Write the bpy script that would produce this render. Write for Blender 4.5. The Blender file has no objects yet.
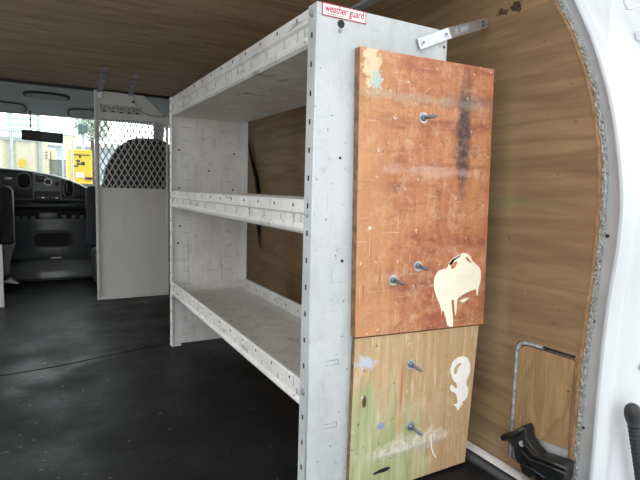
import bpy, math, random
from mathutils import Vector, Matrix
from mathutils.geometry import tessellate_polygon
random.seed(4)
C = bpy.context.scene.collection
sc = bpy.context.scene
# ------------------------------------------------------------------ camera
F_PX, YAW, PITCH, ROLL = 500.0, .5077, .101, .0273
CAM = Vector((0, 0, .72))
cy, sy, cp, sp, cr, sr = math.cos(YAW), math.sin(YAW), math.cos(PITCH), math.sin(PITCH), math.cos(ROLL), math.sin(ROLL)
FW = Vector((sy*cp, cy*cp, -sp)); RT = Vector((cy, -sy, 0)); UP = RT.cross(FW)
RT, UP = RT*cr+UP*sr, UP*cr-RT*sr
cam = bpy.data.cameras.new('camera'); cam.sensor_width = 36; cam.lens = F_PX/640*36; cam.clip_start = .02
co = bpy.data.objects.new('camera', cam); C.objects.link(co)
co.matrix_world = Matrix(((RT.x, UP.x, -FW.x, CAM.x), (RT.y, UP.y, -FW.y, CAM.y), (RT.z, UP.z, -FW.z, CAM.z), (0, 0, 0, 1)))
sc.camera = co
def at(ax, val, px, py):
    """a measured point of the photograph on the real plane axis=val"""
    d = FW*F_PX+RT*(px-320)-UP*(py-240)
    return CAM+d*((val-CAM[ax])/d[ax])
# ------------------------------------------------------------------ materials
def col(c): return (c[0], c[1], c[2], 1)
class NT:
    def __init__(s, name):
        s.m = bpy.data.materials.new(name); s.m.use_nodes = True
        s.t = s.m.node_tree; s.b = s.t.nodes['Principled BSDF']
        s.tc = s.t.nodes.new('ShaderNodeTexCoord').outputs['Object']
    def set(s, sock, v):
        if isinstance(v, bpy.types.NodeSocket): s.t.links.new(v, sock)
        else: sock.default_value = v
    def mp(s, scale=(1, 1, 1), loc=(0, 0, 0), rot=(0, 0, 0), v=None):
        n = s.t.nodes.new('ShaderNodeMapping'); s.set(n.inputs[0], v or s.tc)
        n.inputs['Scale'].default_value = scale; n.inputs['Location'].default_value = loc; n.inputs['Rotation'].default_value = rot
        return n.outputs[0]
    def noise(s, v=None, scale=5, detail=4, rough=.55, dist=0):
        n = s.t.nodes.new('ShaderNodeTexNoise'); s.set(n.inputs['Vector'], v or s.tc)
        n.inputs['Scale'].default_value = scale; n.inputs['Detail'].default_value = detail
        n.inputs['Roughness'].default_value = rough; n.inputs['Distortion'].default_value = dist
        return n.outputs[0]
    def math(s, op, a, b=0., c=None, clamp=False):
        n = s.t.nodes.new('ShaderNodeMath'); n.operation = op; n.use_clamp = clamp
        s.set(n.inputs[0], a); s.set(n.inputs[1], b)
        if c is not None: s.set(n.inputs[2], c)
        return n.outputs[0]
    def ramp(s, f, a, b, lo=0., hi=1.):
        n = s.t.nodes.new('ShaderNodeMapRange'); s.set(n.inputs[0], f)
        for i, x in zip((1, 2, 3, 4), (a, b, lo, hi)): n.inputs[i].default_value = x
        return n.outputs[0]
    def mix(s, f, a, b):
        n = s.t.nodes.new('ShaderNodeMix'); n.data_type = 'RGBA'; s.set(n.inputs[0], f)
        s.set(n.inputs[6], col(a) if isinstance(a, tuple) else a); s.set(n.inputs[7], col(b) if isinstance(b, tuple) else b)
        return n.outputs[2]
    def xyz(s, v=None):
        n = s.t.nodes.new('ShaderNodeSeparateXYZ'); s.set(n.inputs[0], v or s.tc); return n.outputs
    def blob(s, c, r, amp=.4, nscale=14, soft=.25, v=None):
        """soft-edged irregular patch of a coating centred at c with radii r (object metres)"""
        p = s.mp(tuple(1/q for q in r), tuple(-a/q for a, q in zip(c, r)))
        n = s.t.nodes.new('ShaderNodeVectorMath'); n.operation = 'LENGTH'; s.set(n.inputs[0], p)
        d = s.math('ADD', n.outputs['Value'], s.ramp(s.noise(v, scale=nscale, detail=6, rough=.7), 0, 1, -amp, amp))
        return s.ramp(d, 1-soft, 1+soft, 1, 0)
    def bump(s, h, strength=.3, dist=.002):
        n = s.t.nodes.new('ShaderNodeBump'); n.inputs['Strength'].default_value = strength; n.inputs['Distance'].default_value = dist
        s.set(n.inputs['Height'], h); s.t.links.new(n.outputs[0], s.b.inputs['Normal'])
    def done(s, c, rough=.5, metal=0., spec=None):
        s.set(s.b.inputs['Base Color'], col(c) if isinstance(c, tuple) else c)
        s.set(s.b.inputs['Roughness'], rough); s.b.inputs['Metallic'].default_value = metal
        if spec is not None: s.b.inputs['Specular IOR Level'].default_value = spec
        return s.m
def plain(name, c, rough=.5, metal=0., var=.12, scale=9, bump=0, spec=None):
    n = NT(name); f = n.ramp(n.noise(scale=scale, detail=5), .3, .7)
    d = tuple(x*(1-var) for x in c); e = tuple(min(1, x*(1+var)) for x in c)
    if bump: n.bump(n.noise(scale=scale*25, detail=3), bump, .001)
    return n.done(n.mix(f, d, e), rough, metal, spec)
def worn_white(name, base=(.86, .85, .83), grime=.5, speck=.5, scr=.4):
    n = NT(name)
    c = n.mix(n.ramp(n.noise(scale=3.2, detail=6, rough=.65), .42, .65, 0, grime), base, tuple(x*.66 for x in base))
    c = n.mix(n.ramp(n.noise(n.mp((1.6, 1.6, .45)), 9, 6, .7), .47, .68, 0, grime*.8), c, tuple(x*.62 for x in base))
    c = n.mix(n.ramp(n.noise(scale=24, detail=6, rough=.7), .56, .68, 0, grime*.8), c, (.33, .31, .28))
    # scuffs: thin dark scratches in two directions and small chips of rust and dirt
    s1 = n.ramp(n.noise(n.mp((60, 60, 5), rot=(.3, .5, 0)), 1, 3, .6), .645, .70, 0, scr)
    s2 = n.ramp(n.noise(n.mp((7, 7, 75), rot=(.35, -.25, 0)), 1, 3, .6), .65, .71, 0, scr)
    c = n.mix(s1, c, (.25, .24, .23)); c = n.mix(s2, c, (.3, .28, .26))
    c = n.mix(n.ramp(n.noise(scale=75, detail=2, rough=.5), .70, .73, 0, speck), c, (.06, .045, .035))
    n.bump(n.noise(scale=40, detail=4), .06, .002)
    return n.done(c, n.ramp(n.noise(scale=15), .3, .7, .38, .6))
def plywood(name, base, dark, along='y', gscale=1., var=1., stain=None):
    n = NT(name)
    sc_ = {'y': (1.3, .35, 4.2), 'x': (.35, 1.3, 1.3), 'z': (1.2, 5.5, 1.), 'X': (.5, 3.6, 3.6)}[along]
    v = n.mp(tuple(x*gscale for x in sc_))
    big = n.noise(v, 1.6, 3, .5, .6)
    rings = n.math('POWER', n.math('ABSOLUTE', n.math('SINE', n.math('MULTIPLY', big, 17.*gscale))), 6.)
    fine_s = {'y': (60, 9, 120), 'x': (3, 90, 90), 'z': (60, 170, 4), 'X': (3, 120, 120)}[along]
    fine = n.noise(n.mp(fine_s), 1, 4, .6)
    c = n.mix(n.ramp(rings, .25, 1, 0, .5*var), base, dark)
    c = n.mix(n.ramp(fine, .42, .68, 0, .28*var), c, dark)
    c = n.mix(n.ramp(n.noise(v, 5, 6, .7, 1.2), .42, .66, 0, .5*var), c, tuple(x*.8 for x in dark))
    c = n.mix(n.ramp(n.noise(scale=2.1, detail=3), .4, .7, 0, .5*var), c, tuple(x*.72 for x in base))
    c = n.mix(n.ramp(n.noise(scale=50, detail=3), .69, .73, 0, .7), c, tuple(x*.3 for x in dark))
    c = n.mix(n.ramp(n.noise(n.mp((40, 40, 7), rot=(.4, 0, .3)), 1, 3), .67, .76, 0, .25), c, tuple(min(1, x*1.5) for x in base))
    if stain: c = stain(n, c)
    n.bump(fine, .15, .001)
    return n.done(c, .62, spec=.3)
WHITE = worn_white('worn white painted steel')
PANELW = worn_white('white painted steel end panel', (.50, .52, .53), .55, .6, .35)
LIPW = worn_white('scuffed white shelf lip', (.74, .73, .71), .55, .8, .8)
TRAYW = worn_white('worn grey white shelf tray', (.80, .78, .74), .6, .6, .7)
PARTW = worn_white('grey white partition paint', (.66, .655, .63), .22, .12, .12)
GRILLE = plain('light grey painted expanded metal', (.5, .5, .48), .5, .1)
BODYW = plain('white van body paint', (.54, .555, .57), .3, 0, .04, 4)
FLANGE = plain('light grey primered flange', (.37, .385, .40), .38, 0, .08, 20)
SEAL = NT('rough silver grey sealant')
_h = SEAL.noise(scale=330, detail=5, rough=.7)
SEAL.bump(_h, .8, .003)
SEAL = SEAL.done(SEAL.mix(SEAL.ramp(_h, .36, .56), (.10, .095, .08), (.42, .42, .39)), .45, .15)
GAPSEAL = plain('grey gap filler', (.30, .32, .33), .5, 0, .5, 90, .6)
PLYEDGE = plain('orange brown plywood edge', (.29, .165, .08), .75, 0, .35, 60, .4)
W_ = 1.06
def wall_stain(n, c):
    c = n.mix(n.ramp(n.blob((W_, .955, 1.19), (.2, .03, .009), 4.2, 38, .12), 0, 1, 0, .9), c, (.035, .018, .01))
    c = n.mix(n.ramp(n.blob((W_, .92, 1.195), (.2, .014, .012), 1.2, 34, .12), 0, 1, 0, .9), c, (.03, .015, .01))
    c = n.mix(n.ramp(n.blob((W_, .90, .70), (.2, .12, .012), 1.2, 12, .5), 0, 1, 0, .3), c, (.12, .16, .06))
    return c
PLYWALL = plywood('tan lining plywood', (.275, .175, .092), (.145, .085, .042), 'y', 1., 1., wall_stain)
PLYCEIL = plywood('brown ceiling plywood', (.56, .42, .26), (.27, .18, .095), 'X', 1., 1.1)
PLYHATCH = plywood('light plywood hatch', (.37, .24, .12), (.19, .11, .05), 'z', 1.3, 1.)
RUBBER = plain('black rubber', (.012, .012, .013), .5, 0, .2, 30)
BLACKP = plain('black moulded plastic', (.012, .013, .015), .32, 0, .2, 30)
HOLESHADE = plain('dark recess shade', (.012, .012, .012), .8)  # near-black colour standing in for the shade inside holes and recesses
STEELM = plain('galvanised steel', (.52, .55, .57), .34, .75, .2, 60)
BRKT = plain('dull zinc strap', (.40, .43, .43), .42, .5, .25, 60)
BOLTD = plain('dark blued bolt steel', (.20, .22, .25), .38, .7, .3, 80)
def floor_mat():
    n = NT('scuffed black rubber flooring')
    c = n.mix(n.ramp(n.noise(scale=2.6, detail=6, rough=.6), .35, .75), (.006, .006, .0065), (.020, .0205, .021))
    c = n.mix(n.ramp(n.noise(n.mp((3, 60, 1), rot=(0, 0, .45)), 1, 4, .7), .63, .72, 0, .3), c, (.12, .12, .12))
    c = n.mix(n.ramp(n.noise(n.mp((4, 80, 1), rot=(0, 0, -1.1)), 1, 4, .7), .64, .72, 0, .22), c, (.14, .13, .12))
    c = n.mix(n.ramp(n.noise(scale=34, detail=3, rough=.6), .665, .70, 0, .5), c, (.20, .19, .18))
    c = n.mix(n.ramp(n.blob((.35, 1.05, 0), (.05, .05, 1), .6, 25, .4), 0, 1, 0, .6), c, (.03, .06, .13))
    n.bump(n.noise(scale=9, detail=5), .25, .01)
    return n.done(c, n.ramp(n.noise(scale=4, detail=5), .35, .65, .36, .6), spec=.22)
FLOORM = floor_mat()
CABPL = plain('dark grey dash plastic', (.032, .035, .038), .42, 0, .15, 12, .1)
CABPL2 = plain('charcoal console plastic', (.075, .080, .086), .34, 0, .15, 12, .08)
HUMP = plain('shiny dark grey vinyl engine cover', (.15, .155, .16), .22, 0, .2, 6)
CLOTH = plain('charcoal seat cloth', (.035, .037, .042), .9, 0, .2, 80, .4)
CLOTHL = plain('grey beige seat shell', (.20, .19, .17), .6, 0, .15, 30)
HEADL = plain('grey headliner cloth', (.62, .65, .64), .9, 0, .08, 30, .2)
VISOR = plain('grey sun visor vinyl', (.46, .49, .48), .75, 0, .08, 30)
CHROME = plain('pale silver trim', (.5, .5, .5), .3, .6)
MIRRORB = plain('dark mirror glass', (.09, .095, .10), .55)
# boards ----------------------------------------------------------
def red_board():
    n = NT('red brown stained plywood'); b, d = (.40, .145, .060), (.20, .055, .022)
    big = n.noise(n.mp((2.2, 1, 1.2)), 3.2, 5, .65, .7)
    c = n.mix(n.ramp(big, .38, .62), (.52, .235, .11), (.36, .115, .055))
    c = n.mix(n.ramp(n.noise(n.mp((90, 90, 4)), 1, 4, .65), .42, .72, 0, .35), c, d)
    c = n.mix(n.ramp(n.noise(n.mp((2.5, 2.5, 13)), 2, 6, .75, .8), .50, .64, 0, .7), c, (.25, .075, .05))
    c = n.mix(n.ramp(n.noise(n.mp((2, 2, 7)), 2.5, 6, .75, 1.), .52, .66, 0, .5), c, (.56, .27, .12))
    c = n.mix(n.ramp(n.noise(scale=20, detail=7, rough=.8), .50, .62, 0, .65), c, (.60, .36, .22))
    c = n.mix(n.ramp(n.noise(scale=26, detail=7, rough=.8, dist=.5), .53, .64, 0, .6), c, (.20, .06, .035))
    sp = n.ramp(n.noise(scale=70, detail=5, rough=.7), .38, .56, .6, 1)
    # left side paler and more orange
    x, y, z = n.xyz()
    c = n.mix(n.ramp(n.math('ADD', x, n.ramp(n.noise(scale=6, detail=4), 0, 1, -.05, .05)), .03, .12, .5, 0), c, (.55, .29, .13))
    # black smudge, faint grey line above it
    c = n.mix(n.math('MULTIPLY', sp, n.ramp(n.blob((.294, 0, .455), (.021, 1, .125), .9, 16, .4), 0, 1, 0, .9)), c, (.035, .035, .045))
    c = n.mix(n.math('MULTIPLY', sp, n.ramp(n.blob((.20, 0, .535), (.19, 1, .008), 3.4, 14, .5), 0, 1, 0, .5)), c, (.42, .36, .25))
    c = n.mix(n.math('MULTIPLY', sp, n.ramp(n.blob((.31, 0, .545), (.06, 1, .014), 1.8, 20, .6), 0, 1, 0, .5)), c, (.12, .12, .14))
    c = n.mix(n.math('MULTIPLY', sp, n.ramp(n.blob((.20, 0, .375), (.14, 1, .008), 4.2, 9, .5), 0, 1, 0, .45)), c, (.60, .42, .36))
    # flaking pale and teal paint at the upper left corner
    c = n.mix(n.blob((.018, 0, .60), (.020, 1, .055), 2.6, 42, .08), c, (.64, .51, .33))
    c = n.mix(n.blob((.032, 0, .56), (.012, 1, .018), 2.8, 75, .08), c, (.38, .50, .46))
    c = n.mix(n.ramp(n.noise(n.mp((26, 26, 26)), 2, 4, .7), .635, .67, 0, .75), c, (.70, .62, .52))
    s1 = n.ramp(n.noise(n.mp((5, 5, 90), rot=(0, .25, 0)), 1, 4, .6), .66, .70, 0, .45)
    s3 = n.ramp(n.noise(n.mp((9, 9, 190), rot=(0, -.5, 0)), 1, 4, .6), .64, .69, 0, .5); c = n.mix(s3, c, (.66, .48, .38))
    s4 = n.ramp(n.noise(n.mp((170, 9, 8), rot=(0, .35, 0)), 1, 4, .6), .64, .69, 0, .5); c = n.mix(s4, c, (.68, .50, .38))
    s2 = n.ramp(n.noise(n.mp((90, 90, 6), rot=(0, .2, 0)), 1, 4, .6), .64, .69, 0, .5)
    c = n.mix(s1, c, (.66, .48, .38)); c = n.mix(s2, c, (.12, .04, .02))
    n.bump(n.noise(scale=60, detail=5), .2, .001)
    return n.done(c, .5, spec=.35)
def tan_board():
    n = NT('raw tan plywood with paint stains'); d = (.33, .21, .10)
    c = n.mix(n.ramp(n.noise(n.mp((2, 1, .6)), 3, 4, .6, .6), .35, .7), (.53, .375, .215), (.45, .295, .155))
    c = n.mix(n.ramp(n.noise(n.mp((80, 80, 3)), 1, 4, .65), .42, .68, 0, .6), c, d)
    c = n.mix(n.ramp(n.noise(n.mp((110, 110, 9)), 1, 4, .65), .55, .66, 0, .6), c, (.72, .60, .42))
    c = n.mix(n.ramp(n.noise(scale=14, detail=6, rough=.75), .54, .68, 0, .5), c, (.66, .54, .38))
    c = n.mix(n.ramp(n.noise(n.mp((5, 5, 1.5)), 4, 6, .75), .52, .66, 0, .5), c, (.36, .22, .10))
    gv = n.mp((9, 9, 1.2))
    g = n.ramp(n.blob((.03, 0, .03), (.17, 1, .23), 1.5, 2.6, .16, gv), 0, 1, 0, .75)
    c = n.mix(g, c, n.mix(n.ramp(n.noise(n.mp((60, 60, 5)), 1, 4), .35, .65), (.22, .33, .13), (.44, .50, .30)))
    c = n.mix(n.blob((.035, 0, .325), (.026, 1, .014), 2.2, 34, .3), c, (.46, .49, .54))
    sp = n.ramp(n.noise(scale=60, detail=5, rough=.7), .42, .58, .2, 1)
    c = n.mix(n.math('MULTIPLY', sp, n.ramp(n.blob((.16, 0, .10), (.12, 1, .018), 3., 11, .4), 0, 1, 0, .8)), c, (.68, .64, .58))
    c = n.mix(n.math('MULTIPLY', sp, n.ramp(n.blob((.20, 0, .085), (.07, 1, .006), 2.4, 20, .3), 0, 1, 0, .6)), c, (.28, .25, .26))
    c = n.mix(n.ramp(n.blob((.085, 0, .165), (.011, 1, .008), .6, 60, .3), 0, 1, 0, .9), c, (.22, .27, .50))
    c = n.mix(n.blob((.035, 0, .235), (.006, 1, .014), .6, 60, .2), c, (.09, .045, .03))
    c = n.mix(n.ramp(n.blob((.142, 0, .25), (.003, 1, .05), .5, 30, .3), 0, 1, 0, .8), c, (.45, .15, .07))
    c = n.mix(n.ramp(n.noise(n.mp((26, 26, 26)), 2, 4, .7), .64, .68, 0, .5), c, (.72, .68, .58))
    c = n.mix(n.ramp(n.noise(scale=70, detail=2), .69, .72, 0, .8), c, (.10, .07, .04))
    n.bump(n.noise(scale=60, detail=5), .2, .001)
    return n.done(c, .6, spec=.3)
REDB, TANB = red_board(), tan_board()
CREAM = plain('thick cream paint', (.86, .80, .64), .4, 0, .05, 30, .2)
WPAINT = plain('thick white paint', (.82, .80, .76), .4, 0, .05, 30, .2)
REDINK = plain('red printing', (.36, .025, .06), .5)
STICKW = plain('white sticker film', (.78, .74, .72), .45)
# ------------------------------------------------------------------ mesh tools
class MB:
    def __init__(s): s.v = []; s.f = []; s.m = []; s.sm = []; s.mats = []
    def mi(s, m):
        if m not in s.mats: s.mats.append(m)
        return s.mats.index(m)
    def add(s, vs, fs, m, smooth=False):
        o = len(s.v); s.v += [Vector(x) for x in vs]
        k = s.mi(m)
        for f in fs: s.f.append([i+o for i in f]); s.m.append(k); s.sm.append(smooth)
        return s
    def box(s, lo, hi, m, ch=0.):
        (a, b, c), (d, e, f) = lo, hi
        if ch <= 0:
            vs = [(x, y, z) for x in (a, d) for y in (b, e) for z in (c, f)]
            return s.add(vs, [(0, 1, 3, 2), (4, 6, 7, 5), (0, 4, 5, 1), (2, 3, 7, 6), (0, 2, 6, 4), (1, 5, 7, 3)], m)
        ch = min(ch, (d-a)*.45, (e-b)*.45, (f-c)*.45)
        import bmesh
        bm = bmesh.new()
        vs = [bm.verts.new((x, y, z)) for x in (a, d) for y in (b, e) for z in (c, f)]
        for q in [(0, 1, 3, 2), (4, 6, 7, 5), (0, 4, 5, 1), (2, 3, 7, 6), (0, 2, 6, 4), (1, 5, 7, 3)]: bm.faces.new([vs[i] for i in q])
        bmesh.ops.bevel(bm, geom=list(bm.edges), offset=ch, segments=3, affect='EDGES', profile=.5)
        bm.verts.index_update()
        s.add([v.co.copy() for v in bm.verts], [[v.index for v in f_.verts] for f_ in bm.faces], m, True); bm.free()
        return s
    def plate(s, outer, holes, ax, t0, t1, m, medge=None):
        """polygon with holes in the plane across axis ax, from t0 to t1"""
        loops = [outer]+list(holes or [])
        P = lambda u, v, t: {0: (t, u, v), 1: (u, t, v), 2: (u, v, t)}[ax]
        tris = tessellate_polygon([[Vector((u, v, 0)) for u, v in lp] for lp in loops])
        flat = [p for lp in loops for p in lp]; n = len(flat)
        s.add([P(u, v, t0) for u, v in flat]+[P(u, v, t1) for u, v in flat],
              [tuple(t) for t in tris]+[tuple(i+n for i in reversed(t)) for t in tris], m)
        vs, fs, o = [], [], 0
        for lp in loops:
            k = len(lp)
            vs += [P(u, v, t0) for u, v in lp]+[P(u, v, t1) for u, v in lp]
            fs += [(o+i, o+(i+1) % k, o+k+(i+1) % k, o+k+i) for i in range(k)]; o += 2*k
        return s.add(vs, fs, medge or m)
    def loft(s, rows, m, smooth=True, closed=False, caps=False):
        k = len(rows[0]); vs = [p for r in rows for p in r]; fs = []
        for i in range(len(rows)-1):
            for j in range(k if closed else k-1):
                fs.append((i*k+j, i*k+(j+1) % k, (i+1)*k+(j+1) % k, (i+1)*k+j))
        s.add(vs, fs, m, smooth)
        if caps: s.add(list(rows[0]), [tuple(range(k))], m); s.add(list(rows[-1]), [tuple(reversed(range(k)))], m)
        return s
    def tube(s, pts, r, m, n=10, closed=False, flat=1.):
        pts = [Vector(p) for p in pts]; rs = r if isinstance(r, (list, tuple)) else [r]*len(pts); rows = []
        prev = None
        for i, p in enumerate(pts):
            a = pts[i-1] if (i > 0 or closed) else p; b = pts[(i+1) % len(pts)] if (i < len(pts)-1 or closed) else p
            d = (b-a).normalized()
            if prev is None: prev = d.orthogonal().normalized()
            u = (prev-d*prev.dot(d)).normalized(); prev = u; w = d.cross(u)
            rows.append([p+(u*math.cos(q)+w*math.sin(q)*flat)*rs[i] for q in (2*math.pi*j/n for j in range(n))])
        if closed: rows.append(rows[0])
        return s.loft(rows, m, True, True, not closed)
    def disc(s, c, ax, r, h, m, n=16, inner=0.):
        """cylinder starting at c along vector ax"""
        ax = Vector(ax).normalized(); u = ax.orthogonal().normalized(); w = ax.cross(u); c = Vector(c)
        ring = lambda rr, t: [c+ax*t+(u*math.cos(q)+w*math.sin(q))*rr for q in (2*math.pi*j/n for j in range(n))]
        if inner > 0:
            s.loft([ring(inner, 0), ring(r, 0), ring(r, h), ring(inner, h), ring(inner, 0)], m, False, True); return s
        e = min(h, r)*.2
        s.loft([ring(r, 0), ring(r, h-e), ring(r-e, h)], m, False, True, True); return s
    def build(s, name, parent=None, mat=None, origin=None, bevel=0):
        o = Vector(origin) if origin is not None else (Vector(parent['_o']) if parent is not None else Vector((0, 0, 0)))
        me = bpy.data.meshes.new(name); me.from_pydata([v-o for v in s.v], [], s.f)
        for m in s.mats: me.materials.append(m)
        for i, p in enumerate(me.polygons): p.material_index = s.m[i]; p.use_smooth = s.sm[i]
        import bmesh
        bm = bmesh.new(); bm.from_mesh(me); bmesh.ops.remove_doubles(bm, verts=bm.verts, dist=1e-5)
        bmesh.ops.recalc_face_normals(bm, faces=bm.faces); bm.to_mesh(me); bm.free()
        ob = bpy.data.objects.new(name, me); C.objects.link(ob)
        if parent is not None: ob.parent = parent; ob['_o'] = tuple(parent['_o'])
        else: ob.location = o; ob['_o'] = tuple(o)
        if bevel:
            b = ob.modifiers.new('bevel', 'BEVEL'); b.width = bevel; b.segments = 2; b.limit_method = 'ANGLE'
        return ob
def thing(name, label, cat, loc, group=None):
    o = bpy.data.objects.new(name, None); o.empty_display_size = .05; C.objects.link(o); o.location = loc; o['_o'] = tuple(loc)
    o['label'] = label; o['category'] = cat
    if group: o['group'] = group
    return o
def tag(o, label, cat, group=None):
    o['label'] = label; o['category'] = cat
    if group: o['group'] = group
    return o
def struct(o): o['kind'] = 'structure'; return o
def interp(xs, ys, x):
    if x <= xs[0]: return ys[0]
    for i in range(len(xs)-1):
        if x <= xs[i+1]:
            sl = lambda k: (ys[min(k+1, len(xs)-1)]-ys[max(k-1, 0)])/(xs[min(k+1, len(xs)-1)]-xs[max(k-1, 0)])
            h = xs[i+1]-xs[i]; t = (x-xs[i])/h; a, b = sl(i)*h, sl(i+1)*h
            return ys[i]*(2*t**3-3*t*t+1)+a*(t**3-2*t*t+t)+ys[i+1]*(3*t*t-2*t**3)+b*(t**3-t*t)
    return ys[-1]
def text_mesh(txt, size, origin, m, name, parent, shear=0., width=None, off=0.):
    cu = bpy.data.curves.new('t', 'FONT'); cu.body = txt; cu.size = size; cu.extrude = .0002; cu.shear = shear; cu.offset = off
    cu.align_x = 'LEFT'
    tmp = bpy.data.objects.new('t', cu); C.objects.link(tmp)
    bpy.context.view_layer.update()
    me = bpy.data.meshes.new_from_object(tmp.evaluated_get(bpy.context.evaluated_depsgraph_get()))
    bpy.data.objects.remove(tmp)
    xs = [v.co.x for v in me.vertices]; k = 1 if not width else width/(max(xs)-min(xs))
    po = Vector(parent['_o'])
    for v in me.vertices:
        x, y, z = v.co; v.co = Vector(origin)+Vector((x*k, -z, y))-po     # faces -Y
    me.materials.clear(); me.materials.append(m); me.name = name
    ob = bpy.data.objects.new(name, me); C.objects.link(ob); ob.parent = parent; ob['_o'] = tuple(po)
    return ob
# ================================================================== SETTING
W = 1.06; ZC = 1.35; YC = 3.74
ZS = [0, .062, .233, .375, .491, .648, .778, .865, .964, 1.071, 1.175, 1.25, 1.35]
YP = [.675, .675, .672, .670, .663, .658, .663, .677, .703, .748, .807, .858, .94]
ZK = [0, .087, .274, .388, .499, .609, .715, .788, .872, .958, 1.061, 1.159, 1.25, 1.35]
YK = [.628, .628, .628, .627, .623, .614, .614, .625, .642, .667, .707, .756, .810, .885]
yply = lambda z: interp(ZS, YP, z)
ycre = lambda z: interp(ZK, YK, z)
zz = [i*ZC/54 for i in range(55)]
# right wall lining with rounded hatch opening
rear = [(yply(z)+.004+.0015*math.sin(z*91), z) for z in zz]
hole = [(.686, .03), (.686, .356), (.82, .353), (.836, .350), (.846, .342), (.851, .328), (.853, .30), (.853, .03)]
struct(MB().plate(rear+[(YC, ZC), (YC, 0)], [hole], 0, W, W+.012, PLYWALL, PLYEDGE).build('wall_right'))
# outer plies showing as a proud splintered edge
mb = MB()
for k, (dx, w, m) in enumerate(((-.002, .006, PLYEDGE),)):
    rows = []
    for i in range(110):
        z = ZC*i/109; y = yply(z)+random.uniform(-.0012, .0012)
        rows.append([(W+dx, y+.006, z), (W+dx-.001, y+.001, z), (W+.004, y-.002, z), (W+.008, y+.002, z)])
    mb.loft(rows, m, False)
struct(mb.build('trim_1'))
# lumpy sealant bead between plywood and steel flange
mb = MB(); rows = []
for i in range(260):
    z = ZC*i/259; y0 = yply(z); wd = min(.013, (y0-ycre(z))*.33)
    rows.append([(W+.004, y0+.001, z)]+[(W+.001+random.uniform(-.0035, .003), y0-wd*q-random.uniform(0, .0012), z) for q in (.15, .35, .55, .75, .92)]+[(W+.006, y0-wd-.001, z)])
mb.loft(rows, SEAL, False); struct(mb.build('trim_2'))
# steel flange and pillar face of the door opening
mb = MB(); rows = []
for z in zz:
    y0, k = yply(z)-.008, ycre(z)
    rows.append([(W+.006, y0, z), (W+.004, k+.007, z), (W-.001, k+.003, z), (W-.002, k-.001, z), (W+.004, k-.003, z)])
mb.loft(rows, FLANGE); struct(mb.build('trim_3'))
PROF = [(.004, -.003), (.010, .001), (.022, .002), (.034, -.004), (.046, -.006), (.056, -.004), (.064, .000), (.072, .004), (.080, .0055),
        (.090, .004), (.100, .000), (.112, -.004), (.13, -.007), (.17, -.008), (.185, -.004), (.25, -.004), (.40, -.004)]
mb = MB(); rows = [[(W+dx, ycre(z)+dy, z) for dx, dy in PROF] for z in zz]
mb.loft(rows, BODYW)
fl = struct(mb.build('trim_4'))
# pressed ribs at the top of the pillar
mb = MB()
def pill(pts, r): mb.tube([at(1, ycre(1.1)-.012, *p) for p in pts], r, BODYW, 8)
pill([(626, -6), (624, 2), (627, 9), (632, 9), (640, 5), (650, 4)], .0022)
pill([(655, 28), (640, 30), (635, 33), (636, 39), (643, 40), (655, 38)], .0025)
struct(mb.build('trim_5'))
# dark rubber slit in the flange and plug holes
mb = MB(); mb.tube([at(0, W+.002, *p) for p in ((597, 112), (602, 140), (605, 165), (606, 190), (604, 212), (600, 226))], [.0008, .002, .003, .0035, .003, .0012], GAPSEAL, 8)
struct(mb.build('trim_6'))
for px, py, r in ((610, 108, .0038), (607, 236, .0042), (593, 321, .0042), (583, 428, .0032), (599, 221, .0048)):
    p = at(0, W+.003, px, py)
    g = MB().disc((W+.0048, p.y, p.z), (-1, 0, 0), r, .0012, RUBBER, 14).build('plug', origin=(W+.0048, p.y, p.z))
    hgt = {108: 'topmost of five, near the top of the flange', 236: 'just above the middle of the flange', 321: 'square looking one below the flange middle', 428: 'lowest and smallest of five', 221: 'on the rough sealant edge beside the dark slit'}[py]
    tag(g, 'small black plug in pale door flange, '+hgt, 'plug', 'black plugs in the door flange')
# body steel behind the lining, outer skin, roof
BACKST = plain('pale grey body steel', (.66, .68, .70), .4, 0, .1, 10)
struct(MB().box((W+.0125, .68, .0), (W+.014, .86, .16), BODYW).build('wall_right_sill'))
struct(MB().box((W+.032, .69, -.02), (W+.036, 3.7, 1.5), BACKST).build('wall_right_inner'))
struct(MB().box((W+.38, .62, -.45), (W+.40, 4.6, 1.5), BODYW).build('wall_right_outer'))
struct(MB().box((-1.25, .95, ZC), (W+.012, YC, ZC+.012), PLYCEIL).build('ceiling'))
struct(MB().box((-1.35, .90, ZC+.03), (W+.40, 4.35, ZC+.2), BODYW).build('roof'))
struct(MB().plate([(.85, 0), (1.75, 0), (1.75, 1.24), (3.05, 1.24), (3.05, 0), (YC, 0), (YC, ZC), (.85, ZC)], [], 0, -1.25, -1.238, PLYWALL).build('wall_left'))   # side door opening added out of view to let in daylight
struct(MB().plate([(.80, -.45), (4.6, -.45), (4.6, 1.5), (.80, 1.5)], [[(1.72, 0), (3.08, 0), (3.08, 1.26), (1.72, 1.26)]], 0, -1.40, -1.38, BODYW).build('wall_left_outer'))  # same added door opening cut through the outer skin
struct(MB().box((.945, .96, ZC-.012), (.985, 3.7, ZC-.0005), FLANGE, .003).build('trim_7'))
# floor
mb = MB(); mb.box((-1.25, .45, -.03), (W+.006, 4.12, 0), FLOORM)
mb.tube([at(2, .0, *p) for p in ((-60, 386), (0, 376), (60, 366), (110, 355), (150, 347), (200, 338))], .0022, FLOORM, 8, flat=1)
struct(mb.build('floor'))
struct(MB().box((-1.4, .40, -.45), (W+.40, .45, -.0), BODYW).box((W+.0075, .45, -.03), (W+.40, .69, 0), BODYW).box((-1.4, .45, -.45), (W+.4, 4.5, -.031), RUBBER).build('floor_sill'))
# white ledge along the foot of the lined wall
mb = MB(); mb.box((W-.034, .69, .0), (W-.0005, 3.5, .010), WHITE, .003); struct(mb.build('baseboard_right'))
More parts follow.
